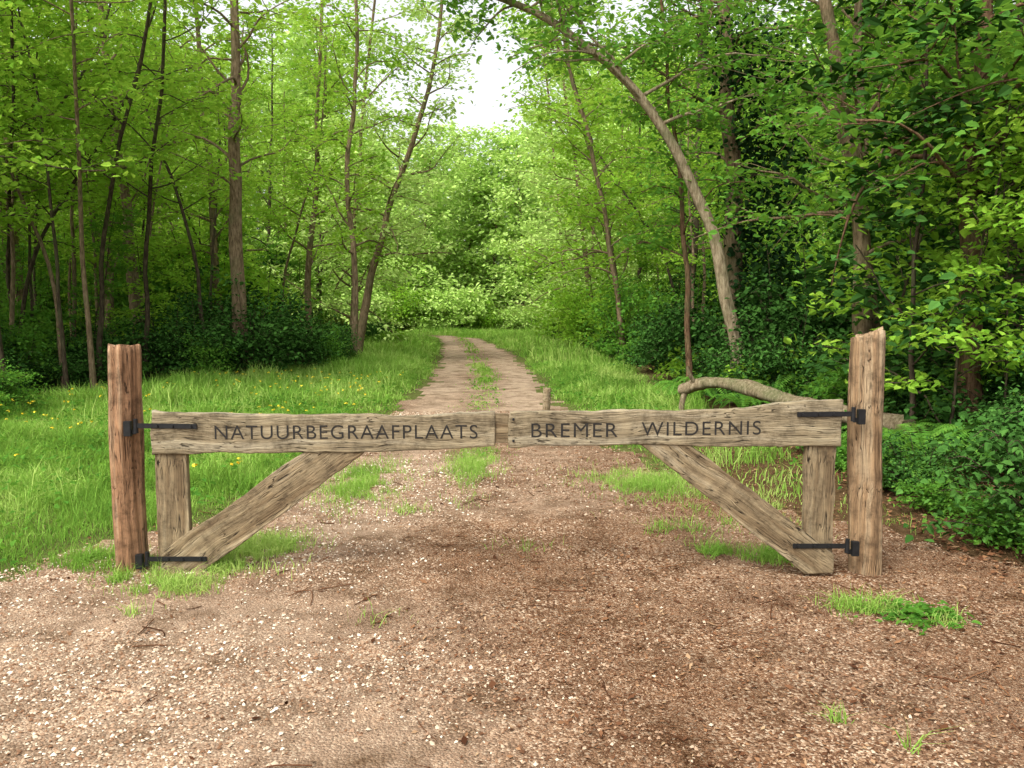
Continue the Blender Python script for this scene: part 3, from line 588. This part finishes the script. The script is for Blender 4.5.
def letters(name, s, x0, x1, z, cap, parent, rise=0.0):
    cu = bpy.data.curves.new(name+'_c', 'FONT'); cu.body = s; cu.size = .12; cu.extrude = .0006; cu.space_character = 1.14; cu.offset = -.0005
    to = bpy.data.objects.new(name+'_t', cu); COL.objects.link(to); bpy.context.view_layer.update()
    me = bpy.data.meshes.new_from_object(to.evaluated_get(bpy.context.evaluated_depsgraph_get()))
    bpy.data.objects.remove(to)
    xs_ = [v.co.x for v in me.vertices]; ys_ = [v.co.y for v in me.vertices]; a_, b_ = min(xs_), max(xs_); c_, d_ = min(ys_), max(ys_)
    for v in me.vertices:
        u = (v.co.x-a_)/(b_-a_); x = x0+u*(x1-x0); zz = z+((v.co.y-c_)/(d_-c_)-.5)*cap+rise*u
        v.co = (x, YF-.0012+v.co.z, zz)
    me.materials.clear(); me.materials.append(carve)
    o = bpy.data.objects.new(name, me); COL.objects.link(o); o.parent = parent; return o

gl = empty('wooden_gate'); 
board('beam', [(-2.15, .738), (-1.8, .750), (-1.35, .752), (-.875, .758), (-.49, .768), (-.101, .792), (-.098, .90), (-.104, .998), (-.31, .995), (-.5, .975), (-.67, .968), (-1.0, .985), (-1.26, .98), (-1.68, .988), (-2.0, .992), (-2.14, 1.006), (-2.155, .87)], 0, YF, .065, oak, gl, .006, .010)
board('stile', [(-2.135, .06), (-1.945, .06), (-1.95, .765), (-2.14, .755)], math.pi/2, YF+.016, .05, oak2, gl, .004)
board('brace', [(-2.13, .012), (-1.90, .008), (-1.78, .09), (-1.40, .36), (-.86, .772), (-1.22, .772), (-1.66, .46), (-2.11, .155)], math.atan2(.68, 1.0), YF+.008, .05, oak2, gl, .006)
box('meeting_tongue', -.112, -.02, YF+.014, YF+.05, .81, .985, oak2, gl)
letters('carved_letters', 'NATUURBEGRAAFPLAATS', -1.767, -.205, .876, .083, gl, .004)
gr_ = empty('wooden_gate.001')
board('beam', [(-.018, .782), (.286, .794), (.762, .800), (1.12, .788), (1.6, .784), (1.963, .790), (1.958, .93), (1.966, 1.07), (1.75, 1.062), (1.535, 1.042), (1.35, 1.018), (1.12, 1.008), (.7, 1.006), (.286, .998), (-.01, .992), (-.022, .89)], 0, YF, .065, oak, gr_, .006, .010)
board('stile', [(1.765, .06), (1.935, .06), (1.94, .80), (1.755, .80)], math.pi/2, YF+.016, .05, oak2, gr_, .004)
board('brace', [(1.775, .010), (1.945, .014), (1.945, .13), (1.50, .47), (1.07, .80), (.75, .808), (1.2, .46)], math.atan2(-.70, 1.0), YF+.008, .05, oak2, gr_, .006)
letters('carved_letters', 'BREMER', .115, .628, .888, .083, gr_, .002)
letters('carved_letters_word', 'WILDERNIS', .770, 1.478, .896, .083, gr_, .008)
for k_, (x, z) in enumerate([(-.012, .955), (-.012, .825)]): cyl('bolt_%d' % k_, x+.02, YF-.004, z, .008, .012, 'Y', iron, gr_)
def hinge(par, side, xa, xb, z, nm, yoff=0.0, tilt=0.0):
    o = box(nm+'_strap', xa, xb, YF-.007+yoff, YF-.001+yoff, z-.015, z+.015, iron, par); o.rotation_euler = (0, tilt, 0)
    for q_, f_ in enumerate((.35, .6, .9)):
        x = (xb-(xb-xa)*f_) if side > 0 else (xa+(xb-xa)*f_)
        cyl('%s_bolt_%d' % (nm, q_), x, YF-.011+yoff, z-(x-(xa+xb)/2)*math.tan(tilt), .010, .010, 'Y', iron, par)
    xe = xb if side > 0 else xa
    cyl(nm+'_pin', xe, YF+.0+yoff, z, .015, .085, 'Z', iron, par)
    box(nm+'_hook', min(xe, xe+side*.06), max(xe, xe+side*.06), YF-.004+yoff, YF+.012+yoff, z-.05, z-.022, iron, par)
    box(nm+'_plate', xe+side*.045-.022, xe+side*.045+.022, YF-.02+yoff, YF+.012+yoff, z-.06, z+.03, iron, par)
hinge(gl, -1, -2.235, -1.87, .914, 'top_hinge', 0, .012)
hinge(gl, -1, -2.20, -1.84, .105, 'bottom_hinge', .006, .0)
hinge(gr_, 1, 1.69, 2.025, .985, 'top_hinge', 0, -.01)
hinge(gr_, 1, 1.69, 2.02, .185, 'bottom_hinge', .006, 0)
def post(name, x, y, h, r, mat, lean, seed, top=.02):
    bm = bmesh.new(); K, Rn = 56, 54; rings = []
    for i_ in range(Rn):
        t_ = i_/(Rn-1); z = -.25+(h+.25)*t_; ring = []
        for k_ in range(K):
            th = 2*math.pi*k_/K
            g1 = max(0, math.cos(5*th+seed*3+.6*z))**14; g2 = max(0, math.cos(3*th+seed*1.7-.5*z+1))**40
            rr = r*(1+.09*math.cos(2*th+seed)+.06*math.cos(3*th+seed*2)+.05*float(vnoise(th*3, z*1.0, .8, seed))+.07*float(vnoise(k_*1.0, z*3, 1.4, seed+3))-.14*g1-.22*g2*max(0, min(1, (t_-.35)*3)))
            if t_ > .985: rr *= .95
            zz = z+(top*math.sin(th*1.0+seed)+.022*float(vnoise(k_*1., 0, 3, seed+5))-.03*g2-.012*g1 if i_ == Rn-1 else 0)
            ring.append(bm.verts.new((rr*math.cos(th)+lean*z+.008*math.sin(z*3+seed), rr*math.sin(th), zz)))
        rings.append(ring)
    for a_, b_ in zip(rings[:-1], rings[1:]):
        for k_ in range(K): bm.faces.new((a_[k_], a_[(k_+1) % K], b_[(k_+1) % K], b_[k_]))
    c_ = bm.verts.new((lean*h, 0, h-.006))
    for k_ in range(K): bm.faces.new((rings[-1][k_], rings[-1][(k_+1) % K], c_))
    me = bpy.data.meshes.new(name); bm.to_mesh(me); bm.free(); me.materials.append(mat)
    for p in me.polygons: p.use_smooth = len(p.vertices) == 4
    return obj(name, me, (x, y, 0))
post('gate_post', -2.335, 4.98, 1.385, .098, post_l, .0, 3)
post('gate_post', 2.175, 5.0, 1.465, .089, post_r, -.018, 8)
post('wooden_stake', .42, 10.0, .66, .045, oak2, 0, 5, .004)

# ------------------------------------------------------------------ camera, light, world
cam = bpy.data.cameras.new('camera'); cam.sensor_width = 17.3; cam.lens = 14.0; cam.clip_end = 2000; cam.clip_start = .05
co = bpy.data.objects.new('camera', cam); COL.objects.link(co); co.location = (0, 0, 1.6); co.rotation_euler = (math.radians(84.9), 0, 0); S.camera = co
w = bpy.data.worlds.new('World'); S.world = w; w.use_nodes = True; nt = w.node_tree; nt.nodes.clear()
sky = nt.nodes.new('ShaderNodeTexSky'); sky.sky_type = 'NISHITA'; sky.sun_disc = False
EL, AZ = 55, -140
sky.sun_elevation = math.radians(EL); sky.sun_rotation = math.radians(AZ); sky.dust_density = 5; sky.air_density = 1.0; sky.ozone_density = 1
hs = nt.nodes.new('ShaderNodeHueSaturation'); hs.inputs['Saturation'].default_value = .12; hs.inputs['Value'].default_value = 2.3; nt.links.new(sky.outputs[0], hs.inputs['Color'])
bg = nt.nodes.new('ShaderNodeBackground'); bg.inputs['Strength'].default_value = .15; nt.links.new(hs.outputs[0], bg.inputs['Color'])
wo = nt.nodes.new('ShaderNodeOutputWorld'); nt.links.new(bg.outputs[0], wo.inputs['Surface'])
sl = bpy.data.lights.new('sun', 'SUN'); sl.energy = 1.7; sl.angle = math.radians(25); sl.color = (1, .94, .78)
so = bpy.data.objects.new('sun', sl); COL.objects.link(so)
d = Vector((math.sin(math.radians(AZ))*math.cos(math.radians(EL)), math.cos(math.radians(AZ))*math.cos(math.radians(EL)), math.sin(math.radians(EL))))
so.rotation_euler = (-d).to_track_quat('-Z', 'Y').to_euler(); so.location = d*50
S.view_settings.view_transform = 'Standard'; S.view_settings.look = 'None'; S.view_settings.exposure = 0
print('OBJECTS', len(S.objects))
